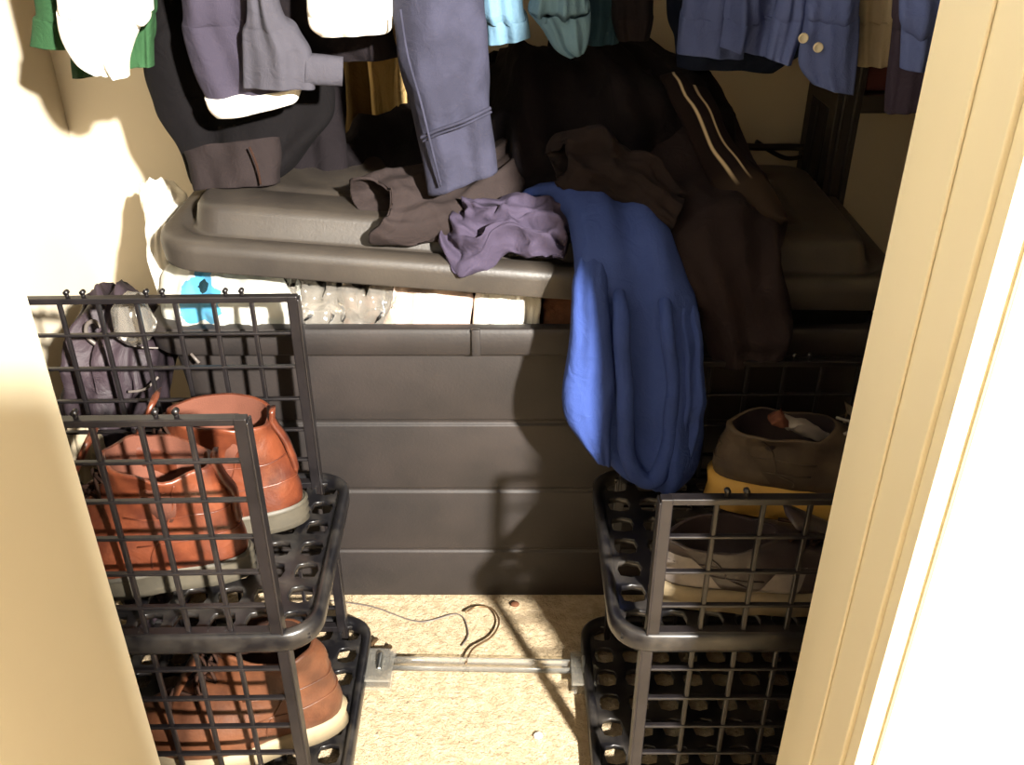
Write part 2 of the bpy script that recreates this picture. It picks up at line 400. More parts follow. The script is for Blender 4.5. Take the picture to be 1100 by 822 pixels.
# ------------------------------------------------------------------ grid crates
def crate(x, y, z, ang, s, D, rows, label, group=None, W=.343, wl=7, name='grid_crate'):
    root = thing(name, label, 'crate', (x, y, z), ang, group)
    MW = parent_world(root)
    p = .049; pw = W/wl
    def add(nm, bm, m, par=root, **k):
        bm.transform(MW); return obj(nm, bm, m, par, **k)
    def X(a, b): return (s*a, s*b) if s > 0 else (s*b, s*a)
    # tray plate full of rounded square holes
    bm = bmesh.new(); x0, x1, y0, y1 = -.050, W+.012, -.004, D+.022
    nx, ny = 9, 7; cx, cy = (x1-x0-.02)/nx, (y1-y0-.02)/ny
    for i in range(nx):
        for j in range(ny):
            ax, ay = x0+.01+i*cx, y0+.01+j*cy; mx, my = ax+cx/2, ay+cy/2; hx, hy = cx*.38, cy*.37
            solid = (i+j) % 9 == 4 and i not in (0,)
            outer = [(ax,ay),(mx,ay),(ax+cx,ay),(ax+cx,my),(ax+cx,ay+cy),(mx,ay+cy),(ax,ay+cy),(ax,my)]
            inner = [(mx-hx*.8,my-hy*.8),(mx,my-hy),(mx+hx*.8,my-hy*.8),(mx+hx,my),(mx+hx*.8,my+hy*.8),(mx,my+hy),(mx-hx*.8,my+hy*.8),(mx-hx,my)]
            r0 = [Vector((s*a, b, .0)) for a, b in outer]; r1 = [Vector((s*a, b, .004)) for a, b in inner]; r1b = [Vector((s*mx+(s*a-s*mx)*.9, my+(b-my)*.9, .002)) for a, b in inner]
            r2 = [Vector((s*a, b, -.006)) for a, b in inner]; r3 = [Vector((s*a, b, -.006)) for a, b in outer]
            skin(bm, [r0, r1, r1b, r2, r3], False, False)
    bmesh.ops.remove_doubles(bm, verts=bm.verts, dist=.0002)
    add('tray', bm, M['tray'])
    bm = bmesh.new()
    def rr(o_, zz): return [Vector((s*q.x, q.y, zz)) for q in rrect(x0+o_, x1-o_, y0+o_, y1-o_, .045-o_*.6, 0, 8)]
    skin(bm, [rr(.012,-.006), rr(.012,.004), rr(.008,.010), rr(.002,.011), rr(-.002,.007), rr(-.002,-.012), rr(.001,-.018), rr(.008,-.018), rr(.010,-.012), rr(.012,-.006)], False, False)
    add('tray_rim', bm, M['tray'])
    H = rows*p
    for which, yy in (('front_panel', .004), ('back_panel', D)):
        bm = bmesh.new()
        for i in range(1, wl):
            a, b = X(i*pw-.0028, i*pw+.0028); bx(bm, a, b, yy-.0025, yy+.003, .004, H)
        for j in range(1, rows):
            a, b = X(0, W); bx(bm, a, b, yy-.0042, yy+.0025, j*p-.0019, j*p+.0019)
        a, b = X(-.002, W+.006); bx(bm, a, b, yy-.006, yy+.006, H-.0045, H+.0035)
        bx(bm, a, b, yy-.006, yy+.006, .002, .012)
        pn = add(which, bm, M['black'], smooth=False, bevel=.0012)
        for q in (-.005, W+.003):
            bm = bmesh.new(); a, b = X(q-.006, q+.007) if q < 0 else X(q-.004, q+.003)
            bx(bm, a, b, yy-.007, yy+.004, -.016, H+.004)
            if q > 0: add('post', bm, M['black'], pn, smooth=False, bevel=.0012); continue
            a, b = X(q-.008, q-.005); bx(bm, a, b, yy-.008, yy+.008, -.016, H)
            add('post', bm, M['black'], pn, smooth=False, bevel=.0012)
        for i in ((1, 3, 5) if rows > 4 else (1, 4)):
            for e in (-.011, .009):
                bm = bmesh.new(); xx = s*(i*p+e+.02)
                tube(bm, [(xx, yy, H+.003), (xx, yy, H+.009)], .0026, 8)
                tube(bm, [(xx, yy-.003, H+.010), (xx, yy+.003, H+.010)], .0033, 10)
                add('hinge_tab', bm, M['black'], pn)
    return root
AL = R(-3.0)
crate(-.272, .774, .315, R(1.5), -1, .29, 6, 'black grid shoe crate holding the rust ankle boots, left stack top', 'a', W=.334)
crate(-.268, .774, .020, R(1.0), -1, .31, 6, 'black grid shoe crate on the carpet holding the brown boot, left stack bottom', 'a')
crate(.165, .774, .315, 0, 1, .30, 4, 'black grid shoe crate holding the yellow-soled boot, right stack top', 'a')
crate(.160, .774, .020, 0, 1, .31, 6, 'empty-looking black grid shoe crate on the carpet, right stack bottom', 'a')
for o in list(C.objects):
    if o.get('group') == 'a': o['group'] = 'stacked black grid shoe crates'

# ------------------------------------------------------------------ shoes
def foot_ring(x0, x1, z0, z1, hw, n=40, shape=1.0, mid=0):
    """closed loop from heel (x0) to toe (x1); shape 1 = sole outline, 0 = ellipse"""
    out = []
    for k in range(n):
        a = 2*PI*k/n; t = (1-math.cos(a))/2; x = x0+(x1-x0)*t
        base = math.sqrt(max(0, 1-(2*t-1)**2))
        e = max(0, 1-abs(2*t-1)**3.2)**.5
        prof = .80 + .34*math.sin(max(0, min(1, (t-.25)/.75))*PI)**1.2 if t > .25 else .80
        wv = hw*((1-shape)*base + shape*e*min(prof, 1.12)); sg = 1 if a < PI else -1
        z = z0+(z1-z0)*t + mid*math.sin(PI*t)
        out.append(Vector((x, sg*wv + .006*shape*math.sin(PI*t)*(1 if t > .4 else .4), z)))
    return out
def shoe(name, label, cat, loc, ang, rings, L, hw, up, lining, solem, tilt=(0,0), group=None, sole_h=.03, lace=True, tab=True, ridge=3, lacem=None, collar_mid=0, seed=1, toe_cap=None, side=None, patches=None, patches2=None):
    root = thing(name, label, cat, loc, 0, group)
    root.rotation_euler = (tilt[0], tilt[1], ang)
    MW = Matrix.Translation(Vector(loc)) @ root.rotation_euler.to_matrix().to_4x4()
    root.matrix_basis = MW
    def add(nm, bm, m, par=root, **k):
        bm.transform(MW); return obj(nm, bm, m, par, **k)
    bm = bmesh.new()
    rg = []
    for i in range(ridge*2+1):
        z = sole_h*i/(ridge*2); o_ = .0035 if i % 2 == 0 else .0
        rg.append(foot_ring(-.004-o_, L+.005+o_, z, z+.004*0, hw+.004+o_))
    rg = [foot_ring(.004, L-.004, 0, .0, hw-.002)] + rg + [foot_ring(.004, L-.004, sole_h+.001, sole_h+.001, hw-.004)]
    add('sole', bm, M[solem]) if skin(bm, rg) and False else None
    s_o = add('sole', bm, M[solem])
    if side:                                                    # welt strip
        bm = bmesh.new(); skin(bm, [foot_ring(-.006, L+.008, sole_h-.003, sole_h-.003, hw+.008), foot_ring(-.007, L+.009, sole_h, sole_h, hw+.009), foot_ring(-.004, L+.005, sole_h+.003, sole_h+.003, hw+.004)], False, False)
        add('welt', bm, M[side])
    # upper, rings rising from the sole to the collar, then turning inside
    K = len(rings); dense = []
    arr = [Vector((r_[0], r_[1], 0)) for r_ in rings]; arr2 = [Vector((r_[2], r_[3], r_[4])) for r_ in rings]
    for i in range(26):
        s_ = i/25; a = interp(arr, s_); b = interp(arr2, s_)
        ring = foot_ring(a.x, a.y, b.x, b.y, b.z, shape=max(0, 1-s_*1.4), mid=(collar_mid*s_**3))
        for q in ring:
            q += nvec(q*28+Vector((seed*5, 0, 0)))*.0055*(.3+s_)
        dense.append(ring)
    top = dense[-1]; cc = sum(top, Vector())/len(top); inner = []
    for j, (f, dz) in enumerate(((.96, .002), (.90, .001), (.87, -.01), (.84, -.03), (.80, -.06))):
        inner.append([Vector((cc.x+(q.x-cc.x)*f, cc.y+(q.y-cc.y)*f, q.z+dz)) for q in top])
    bm = bmesh.new(); skin(bm, dense + inner[:2], True, False); upper = add('upper', bm, M[up])
    bm = bmesh.new(); skin(bm, inner[1:], False, True); add('lining', bm, M[lining], upper)
    # heel counter and seams
    bm = bmesh.new()
    for ii in (9, 15):
        r_ = dense[ii]; pts = [q + Vector((q.x*0, 0, 0)) + (q-Vector((cc.x, 0, q.z))).normalized()*.0006 for q in r_]
        idx = [k for k in range(len(pts)) if pts[k].x < L*.45]
        half = [pts[k] for k in idx if pts[k].y >= 0]; half2 = [pts[k] for k in idx if pts[k].y < 0]
        half.sort(key=lambda q: -q.x); half2.sort(key=lambda q: q.x)
        tube(bm, half+half2, .0011, 6)
    add('seam', bm, M[up], upper)
    def patch(nm, i0, i1, x0, x1, sides, m, off=.0016):
        for sg in sides:
            bm = bmesh.new(); g = []
            for ii in range(i0, i1+1):
                rr_ = [q for q in dense[ii] if q.y*sg >= -1e-6]; rr_.sort(key=lambda q: q.x); row = []
                for k in range(11):
                    xt = (x0(ii) if callable(x0) else x0) + ((x1(ii) if callable(x1) else x1) - (x0(ii) if callable(x0) else x0))*k/10
                    xt = max(xt, rr_[0].x+.0001); b2 = next((n_ for n_ in range(1, len(rr_)) if rr_[n_].x >= xt), len(rr_)-1)
                    A_, B_ = rr_[b2-1], rr_[b2]; t = min(max((xt-A_.x)/max(B_.x-A_.x, 1e-6), 0), 1); q = A_.lerp(B_, t)
                    d_ = Vector((-.5 if xt < L*.15 else 0, sg, .15)).normalized(); row.append(bm.verts.new(q + d_*off))
                g.append(row)
            for a_ in range(len(g)-1):
                for k in range(10): bm.faces.new((g[a_][k], g[a_][k+1], g[a_+1][k+1], g[a_+1][k]))
            add(nm, bm, M[m], upper)
    if patches: patch('heel_counter', 3, 19, 0, lambda i: .075-.0022*i, (1, -1), patches)
    if patches2: patch('side_panel', 3, 15, lambda i: .10+.002*i, lambda i: .15+.001*i, (1, -1), patches2); patch('toe_panel', 3, 9, .215, .262, (1, -1), patches2)
    bm = bmesh.new()
    for sg in (1, -1):                                          # curved seam from the collar down to the welt
        pts = []
        for ii in range(24, 2, -3):
            rr_ = [q for q in dense[ii] if q.y*sg > 0]; xt = .055+.05*((24-ii)/22)**1.5
            q = min(rr_, key=lambda q: abs(q.x-xt)); pts.append(q + Vector((0, sg*.0008, 0)))
        tube(bm, pts, .0011, 6, 24)
        add('seam', bm, M[up], upper); bm = bmesh.new()
    bm.free()
    if tab:
        bm = bmesh.new(); rr_ = []
        for ii in range(10, 26):
            t0 = min(dense[ii], key=lambda q: q.x); w_ = .008
            rr_.append([Vector((t0.x+dx-.004*math.sin(PI*(ii-10)/15), yy, t0.z)) for dx, yy in ((-.003,-w_),(-.0045,0),(-.003,w_),(.002,w_),(.003,0),(.002,-w_))])
        for e in (.006, .012, .016): rr_.append([q + Vector((-.15*e, 0, e)) for q in rr_[15]])
        skin(bm, rr_); add('heel_tab', bm, M[up], upper)
    if lace:
        bm = bmesh.new(); ymax = .020
        for i in range(5):
            ii = 11+i*3
            if ii >= 26: break
            r_ = dense[ii]; fr = max(r_, key=lambda q: q.x)
            x, z = fr.x-.003, fr.z+.006
            if i < 4:
                r2 = dense[min(ii+3, 25)]; f2 = max(r2, key=lambda q: q.x)
                for sg in (1, -1):
                    tube(bm, [(x-.008, -sg*ymax, z-.004), ((x+f2.x)/2+.005, 0, (z+f2.z)/2+.006), (f2.x-.010, sg*ymax, f2.z+.002)], .0022, 6, 9)
        fr = max(dense[17], key=lambda q: q.x)
        for sg in (1, -1):
            tube(bm, [(fr.x, 0, fr.z+.008), (fr.x+.012, sg*.02, fr.z+.014), (fr.x+.008, sg*.034, fr.z-.006), (fr.x+.004, sg*.010, fr.z+.006)], .002, 6, 14)
            tube(bm, [(fr.x, 0, fr.z+.008), (fr.x+.018, sg*.014, fr.z-.008), (fr.x+.014, sg*.04, fr.z-.03)], .002, 6, 10)
        add('laces', bm, M[lacem or 'lace'], upper)
        bm = bmesh.new(); a = max(dense[12], key=lambda q: q.x); b_ = max(dense[-1], key=lambda q: q.x)
        pa, pb = Vector((a.x+.001, 0, a.z+.001)), Vector((b_.x+.008, 0, b_.z+.022)); rr_ = []
        for i in range(8):
            q = pa.lerp(pb, i/7); w_ = .018+.008*i/7
            rr_.append([q+Vector((0, -w_, -.002)), q+Vector((.003, -w_*.5, 0)), q+Vector((.004, 0, .001)), q+Vector((.003, w_*.5, 0)), q+Vector((0, w_, -.002)), q+Vector((-.004, 0, -.002))])
        skin(bm, rr_); add('tongue', bm, M[up], upper)
    if toe_cap:
        bm = bmesh.new(); rr_ = []
        for ii in range(0, 9):
            r_ = [q for q in dense[ii] if q.x > L*.72]
            r_.sort(key=lambda q: q.y)
            pts = spline([r_[0], *r_[1:-1], r_[-1]], 14); rr_.append([q + Vector((.0015, math.copysign(.0012, q.y), .0012)) for q in pts])
        V = [[bm.verts.new(q) for q in r_] for r_ in rr_]
        for i in range(len(V)-1):
            for k in range(13): bm.faces.new((V[i][k], V[i][k+1], V[i+1][k+1], V[i+1][k]))
        add('toe_cap', bm, M[toe_cap], upper)
    return root
BOOT = [(0,.285,.028,.028,.050),(-.002,.286,.045,.042,.052),(.0,.275,.065,.060,.050),(.004,.235,.082,.078,.045),(.008,.190,.100,.100,.040),(.012,.160,.118,.124,.038),(.018,.152,.138,.150,.040),(.022,.150,.156,.172,.044)]
LOW = [(0,.280,.028,.028,.048),(-.002,.282,.038,.036,.050),(.0,.270,.052,.050,.047),(.004,.235,.064,.064,.043),(.006,.185,.076,.078,.038),(.004,.140,.088,.086,.035)]
TR = .323
p = PZ(322, 572, TR)
shoe('ankle_boot', 'rust leather ankle boot at the back of the upper left crate, collar above the grid', 'boot', (p.x, p.y+.035, TR), R(183), [(a,b,c,d*1.0,e) for a,b,c,d,e in BOOT], .285, .046, 'rust', 'rustlining', 'greysole', group='rust ankle boots', ridge=3, side='greysole')
p = PZ(262, 630, TR)
shoe('ankle_boot', 'rust leather ankle boot nearest the front grid of the upper left crate', 'boot', (p.x, p.y+.035, TR), R(179), BOOT, .285, .045, 'rust', 'rustlining', 'greysole', group='rust ankle boots', seed=4, side='greysole')
p = PZ(372, 775, .03)
shoe('work_boot', 'brown leather boot with cream sole sticking out of the lower left crate', 'boot', (p.x-.004, p.y+.006, .030), R(190), [(a,b,c,d,e*1.04) for a,b,c,d,e in BOOT], .285, .050, 'brownleather', 'lace', 'creamsole', seed=7, ridge=1, tab=False)
p = PZ(760, 560, TR)
LOWB = [(0,.28,.046,.046,.050),(-.002,.28,.060,.058,.051),(.002,.27,.074,.070,.048),(.006,.235,.090,.088,.044),(.010,.19,.104,.108,.040),(.010,.155,.118,.122,.041)]
tb = shoe('work_shoe', 'dark taupe leather shoe with thick yellow sole in the upper right crate', 'shoe', (p.x+.010, p.y+.050, TR+.004), R(-3), LOWB, .28, .050, 'darktaupe', 'darkshoe', 'tansole', tilt=(0, R(1)), seed=9, sole_h=.046, ridge=1, tab=False, lacem='greyshoe', patches='darktaupe')
for nm, (u0, v0), (u1, v1), mm in (('lining_fold', (838,452), (890,468), 'greyshoe'), ('pink_tag', (828,446), (846,452), 'rustlining')):
    bm = bmesh.new(); loft(bm, [((u0,v0-3),(u0+2,v0+4),p.y+.04,.01),(((u0+u1)/2,(v0+v1)/2-7),((u0+u1)/2-2,(v0+v1)/2+7),p.y+.03,.02),((u1,v1-2),(u1,v1+6),p.y+.03,.01)], amp=.005, wsc=40, m=20, n=24, seed=2)
    obj(nm, bm, M[mm], tb)
p = PZ(708, 672, TR)
shoe('low_shoe', 'dark low shoe with pale sole right behind the front grid of the upper right crate', 'shoe', (p.x+.002, p.y+.058, TR), R(4), [(a,b,c*.92+.002,d*.92+.002,e) for a,b,c,d,e in LOW], .28, .048, 'darkshoe', 'darkshoe', 'creamsole', seed=11, ridge=1, sole_h=.028, tab=False, lacem='lace', toe_cap='darkshoe', patches='greyshoe', patches2='greyshoe')

# ------------------------------------------------------------------ clear trouser hanger on the carpet
hg = thing('trouser_hanger', 'clear plastic trouser hanger with metal clips lying on the carpet', 'hanger', (.02, 1.02, .0))
a, b = PZ(405, 712, .014), PZ(632, 716, .014)
bm = bmesh.new(); d = (b-a).normalized(); nrm = Vector((-d.y, d.x, 0))
skin(bm, [[q+nrm*s_*.011+Vector((0,0,z)) for s_, z in ((-1,-.005),(-1,.003),(-.7,.005),(-.5,0),(.5,0),(.7,.005),(1,.003),(1,-.005))] for q in (a, a.lerp(b,.33), a.lerp(b,.66), b)])
obj('bar', bm, M['clear'], hg)
for q, sgn in ((a, 1), (b, -1)):
    bm = bmesh.new(); cq = q + d*sgn*.006
    mt = Matrix.Translation(cq) @ Matrix.Rotation(math.atan2(d.y, d.x), 4, 'Z')
    bx(bm, -.021, .021, -.046, .024, .004, .0075, mt @ Matrix.Rotation(R(-4), 4, 'X'))
    bx(bm, -.021, .021, -.046, .024, -.0085, -.005, mt @ Matrix.Rotation(R(2), 4, 'X'))
    bx(bm, -.017, -.013, -.02, .01, -.008, .008, mt); bx(bm, .013, .017, -.02, .01, -.008, .008, mt)
    cl = obj('clip', bm, M['clear'], hg, smooth=False, bevel=.001)
    bm = bmesh.new(); tube(bm, [(0, .0, -.012), (0, .012, 0), (0, .006, .0115), (0, -.012, .010), (0, -.02, .0075)], .0045, 8, 18, mtx=mt)
    tube(bm, [(-.012, .002, 0), (.012, .002, 0)], .003, 8, mtx=mt)
    obj('spring', bm, M['metal'], cl)
m_ = a.lerp(b, .42)
bm = bmesh.new(); hk = [m_ + Vector((0,0,.0)), PZ(508, 697, .012), PZ(528, 684, .010), PZ(536, 668, .010), PZ(528, 654, .010), PZ(512, 652, .010), PZ(500, 658, .010)]
tube(bm, hk, .0017, 8, 40); obj('hook', bm, M['hook'], hg)
bm = bmesh.new(); tube(bm, [PZ(634,752,.008), PZ(637,768,.008)], .004, 8); o = obj('end_stop', bm, M['amber'], hg); o['label'] = 'small amber plastic piece'
# loose clear hanger strap loops
bm = bmesh.new(); tube(bm, [PZ(352,645,.004), PZ(400,652,.004), PZ(450,668,.004), PZ(492,660,.004), PZ(503,680,.004), PZ(496,694,.004)], .0011, 6, 50)
tag(obj('thread', bm, M['wire']), 'thin grey thread curling over the carpet in front of the tote', 'thread')
for (u, v), (u2, v2), lab in (((388, 705), (405, 686), 'small clear plastic stick beside the hanger, the left one'), ((408, 708), (420, 694), 'small clear plastic stick beside the hanger, the right one')):
    bm = bmesh.new(); tube(bm, [PZ(u, v, .005), PZ(u2, v2, .010)], .0035, 8); tag(obj('plastic_stick', bm, M['hook']), lab, 'stick')
bm = bmesh.new(); bmesh.ops.create_icosphere(bm, subdivisions=2, radius=.006)
for v_ in bm.verts: v_.co = Vector((v_.co.x*1.1, v_.co.y, v_.co.z*.5)) + nvec(v_.co*200)*.0015
bm.transform(Matrix.Translation(PZ(578, 790, .003))); tag(obj('lint', bm, M['white']), 'tiny white speck of lint on the carpet', 'lint')
bm = bmesh.new(); bmesh.ops.create_icosphere(bm, subdivisions=2, radius=.006)
for v_ in bm.verts: v_.co = Vector((v_.co.x*1.3, v_.co.y, v_.co.z*.7))
bm.transform(Matrix.Translation(PZ(553, 649, .004))); tag(obj('lint', bm, M['brownrug']), 'small brown crumb on the carpet by the tote', 'crumb')

# ------------------------------------------------------------------ things in and around the tote
# printed white bag, hanging out of the left end
bm = bmesh.new()
loft(bm, [((196,276),(290,286),1.27,.02),((180,292),(300,296),1.22,.05),((172,316),(316,318),1.185,.07),((176,338),(322,340),1.18,.07),((190,366),(322,366),1.20,.06)], folds=.006, nf=4, amp=.006, wsc=20, seed=3, m=44)
tag(obj('plastic_bag', bm, M['bag'], recentre=False), 'white plastic bag with a blue print bulging out of the left end of the tote', 'bag')
bm = bmesh.new()
loft(bm, [((150,200),(188,196),1.46,.02),((150,212),(202,214),1.42,.03),((156,236),(186,238),1.34,.03),((158,262),(178,264),1.27,.025),((164,300),(188,302),1.22,.02),((176,340),(200,345),1.19,.02)], folds=.003, amp=.004, wsc=20, seed=5, m=44, n=36)
tag(obj('carrier_bag', bm, M['white']), 'twisted white bag end hanging beside the left corner of the lid', 'bag')
bm = bmesh.new()
loft(bm, [((304,300),(440,302),1.24,.03),((312,318),(432,322),1.20,.07),((306,345),(426,350),1.19,.05),((310,364),(424,364),1.215,.03)], folds=.010, nf=5, amp=.014, wsc=26, seed=8, m=36)
tag(obj('clear_packaging', bm, M['clearwrap']), 'crumpled clear plastic packaging in the tote under the lid', 'packaging')
tag(cloth('folded_cloth', [((436,305),(505,305),1.24,.03),((424,322),(508,320),1.20,.05),((412,350),(506,350),1.185,.04),((412,368),(506,368),1.21,.03)], M['pink'], folds=.006, nf=2, amp=.006, seed=9), 'pale pink folded cloth in the tote, left of the white one', 'cloth')
tag(cloth('folded_cloth', [((512,308),(578,310),1.24,.03),((508,324),(582,322),1.20,.05),((508,350),(582,350),1.185,.04),((508,368),(582,368),1.21,.03)], M['white'], folds=.005, nf=3, amp=.005, seed=10), 'white folded cloth in the tote, right of the pink one', 'cloth')
tag(cloth('knit_scarf', [((582,316),(760,322),1.24,.03),((584,330),(760,332),1.20,.05),((584,352),(760,352),1.19,.04),((584,368),(760,368),1.21,.03)], M['brownrug'], folds=.006, nf=3, amp=.007, seed=12), 'coarse brown knitted cloth in the tote at the right of the gap', 'cloth')
tag(cloth('brown_cloth', [((370,298),(640,306),1.36,.05),((370,310),(640,315),1.31,.07),((372,330),(640,330),1.27,.07),((372,356),(640,356),1.25,.06)], M['brownrug'], folds=.008, nf=4, amp=.010, seed=13), 'brown cloth deep inside the tote behind the folded ones', 'cloth')

# black bag behind the left crate
bag = thing('duffel_bag', 'black nylon bag squeezed between left wall and tote, behind the crate', 'bag', (-.60, 1.24, 0))
bm = bmesh.new()
loft(bm, [((118,320),(160,322),1.26,.05),((92,345),(176,345),1.22,.12),((76,380),(180,380),1.19,.16),((78,430),(176,430),1.18,.17),((104,520),(190,520),1.17,.18),((150,640),(210,640),1.17,.18)], folds=.012, nf=3, amp=.012, wsc=14, seed=14, m=50)
obj('body', bm, M['bagblack'], bag)
bm = bmesh.new(); tube(bm, [P(106,372,1.12), P(94,362,1.12), P(93,350,1.12), P(101,345,1.12), P(107,352,1.12)], .0028, 8, 30); obj('cord_loop', bm, M['wire'], bag)
bm = bmesh.new(); tube(bm, [P(122,340,1.115), P(126,362,1.11), P(146,372,1.11), P(170,374,1.12)], .0014, 6, 40)
obj('cord', bm, M['wire'], bag)
bm = bmesh.new(); tube(bm, [P(138,421,1.11), P(156,418,1.11), P(170,405,1.12)], .002, 6, 20); obj('cord', bm, M['wire'], bag)
bm = bmesh.new(); tube(bm, [P(205,380,1.125), P(214,390,1.12)], .0022, 6); obj('cord', bm, M['wire'], bag)
bm = bmesh.new()
loft(bm, [((138,314),(156,314),1.13,.02),((124,330),(160,332),1.12,.05),((124,350),(166,352),1.115,.05),((138,366),(162,362),1.12,.03)], amp=.004, wsc=20, m=24, n=32)
obj('clear_pocket', bm, M['clearwrap'], bag)
tag(cloth('grey_cloth', [((82,452),(104,448),1.10,.04),((78,470),(118,468),1.09,.06),((86,500),(118,500),1.09,.06),((100,560),(130,560),1.09,.05)], M['cream'], folds=.004, amp=.006, seed=15), 'pale cloth bundle low behind the upper left crate', 'cloth')

# ------------------------------------------------------------------ clothes heaped on the lid
tag(cloth('black_jacket', [((520,95),(640,55),1.50,.06),((505,120),(735,72),1.42,.16),((505,165),(770,120),1.36,.18),((530,215),(790,190),1.30,.15),((560,262),(800,250),1.25,.08)], M['blackcloth'], folds=.022, nf=3, amp=.020, wsc=9, seed=20, m=60, n=96), 'black jacket heaped in the middle of the tote lid', 'jacket')
tag(cloth('black_trousers', [((350,180),(560,60),1.50,.08),((350,190),(580,110),1.45,.08),((345,205),(600,150),1.38,.08),((350,222),(600,200),1.30,.06)], M['blackcloth'], folds=.014, nf=3, amp=.012, wsc=11, seed=21, m=40), 'black trousers bunched under the faded blue sleeve', 'trousers')
leg = cloth('brown_trousers', [((374,194),(398,256),1.20,.065,1.14),((398,190),(440,262),1.21,.05,1.14),((450,180),(500,246),1.25,.05,1.17),((520,160),(560,206),1.31,.05,1.24),((585,128),(610,170),1.38,.05,1.30)], M['brownblack'], folds=.006, nf=2, amp=.008, wsc=16, seed=22, hollow='start', wall=.004, m=46, cut=.045)
tag(leg, 'brownish black trouser leg with open cuff lying across the lid', 'trousers')
tag(cloth('jacket_sleeve', [((590,165),(596,196),1.20,.04,1.16),((606,146),(628,212),1.20,.06,1.15),((650,148),(680,222),1.19,.07,1.14),((700,178),(700,240),1.17,.07,1.12),((742,206),(718,250),1.15,.05,1.11)], M['sleevecloth'], folds=.006, nf=2, amp=.012, wsc=18, seed=23, hollow='start', m=46, cut=.03), 'brownish black rolled sleeve lying over the blue sweatshirt top', 'sleeve')
tag(cloth('dark_sweater', [((640,95),(760,75),1.42,.08),((650,150),(800,160),1.33,.10),((690,205),(838,232),1.22,.10),((700,255),(842,262),1.13,.08),((724,300),(846,300),1.09,.05),((752,345),(848,345),1.085,.035),((762,395),(838,382),1.08,.03)], M['darkbrown'], folds=.005, nf=1.5, amp=.010, wsc=10, seed=24, hollow='end', m=64, n=80), 'dark brown sweater spilling over the front of the tote on the right', 'sweater')
tag(cloth('lilac_shirt', [((474,248),(508,230),1.16,.03,1.20),((476,282),(530,214),1.13,.04,1.19),((502,296),(560,212),1.115,.045,1.19),((540,268),(590,218),1.125,.045,1.18),((585,272),(612,222),1.12,.04,1.17),((604,278),(622,236),1.115,.02,1.15)], M['lilac'], folds=.010, nf=2.6, amp=.009, wsc=24, seed=25, m=60, n=96, sharp=1.3, drift=1.2), 'crumpled lilac shirt lying on the front edge of the lid', 'shirt')
hd = thing('blue_sweatshirt', 'royal blue sweatshirt hanging over the front of the tote', 'sweatshirt', (.1, 1.05, .33))
def hp(name, rows, **kw):
    bm = bmesh.new(); loft(bm, rows, **kw); return obj(name, bm, M['hoodie'], hd)
hp('body', [((560,212),(640,206),1.22,.03),((600,214),(700,232),1.16,.05),((617,260),(722,270),1.10,.07),((618,330),(750,335),1.075,.07),((616,400),(754,400),1.055,.075),((625,455),(752,460),1.05,.08),((655,500),(742,505),1.04,.07),((690,518),(718,524),1.04,.03)], folds=.006, nf=1.2, drift=.25, amp=.005, wsc=9, seed=26, m=70, n=80)
hp('sleeve', [((622,250),(650,250),1.11,.02),((617,300),(652,300),1.06,.03),((614,350),(656,355),1.035,.04),((604,418),(660,410),1.025,.05),((612,455),(656,455),1.02,.05),((636,490),(654,498),1.02,.03)], folds=.002, nf=1.2, amp=.004, wsc=12, seed=27, m=44, sharp=.2)
bm = bmesh.new()
tube(bm, [P(662,255,1.17), P(664,300,1.08), P(668,340,1.025), P(671,420,1.012), P(674,485,1.008), P(690,514,1.004), P(708,508,1.006), P(720,470,1.012), P(722,400,1.02), P(715,330,1.035), P(712,270,1.17)], lambda s: .012*(.5+.5*math.sin(PI*s)), 14, 80)
for v_ in bm.verts: v_.co += nvec(v_.co*20)*.004
obj('folded_hem', bm, M['hoodie'], hd)
hp('hem', [((700,270),(720,270),1.17,.02),((722,335),(750,335),1.06,.03),((728,400),(756,400),1.035,.035),((722,460),(754,460),1.03,.035),((706,505),(738,508),1.03,.03)], folds=.003, nf=2, amp=.004, wsc=18, seed=28, m=40, n=40)
# striped necktie
bm = bmesh.new(); uvl = bm.loops.layers.uv.new('UVMap')
tr = [((708,82),(748,82),1.34),((718,104),(764,102),1.29),((738,145),(782,140),1.24),((756,180),(800,168),1.20),((772,212),(826,192),1.17),((800,236),(844,224),1.15),((838,242),(845,237),1.145)]
Ls = [P(*a_, y_) for a_, b_, y_ in tr]; Rs = [P(*b_, y_+.004) for a_, b_, y_ in tr]; g = []
for i in range(40):
    L_, R_ = interp(Ls, i/39), interp(Rs, i/39); row = []
    for k in range(17): 
        t = k/16; q = L_.lerp(R_, t); q = q + Vector((0, -.012, .010))*math.sin(PI*t) + nvec(q*25)*.004; row.append(bm.verts.new(q))
    g.append(row)
for i in range(39):
    for k in range(16):
        f = bm.faces.new((g[i][k], g[i][k+1], g[i+1][k+1], g[i+1][k]))
        for lp, (ii, kk) in zip(f.loops, ((i,k),(i,k+1),(i+1,k+1),(i+1,k))): lp[uvl].uv = (kk/16, ii/39)
tie = obj('necktie', bm, M['tie']); so = tie.modifiers.new('thick', 'SOLIDIFY'); so.thickness = .004
tag(tie, 'brown necktie with two cream stripes and plain tan tip draped over the dark sweater', 'necktie')

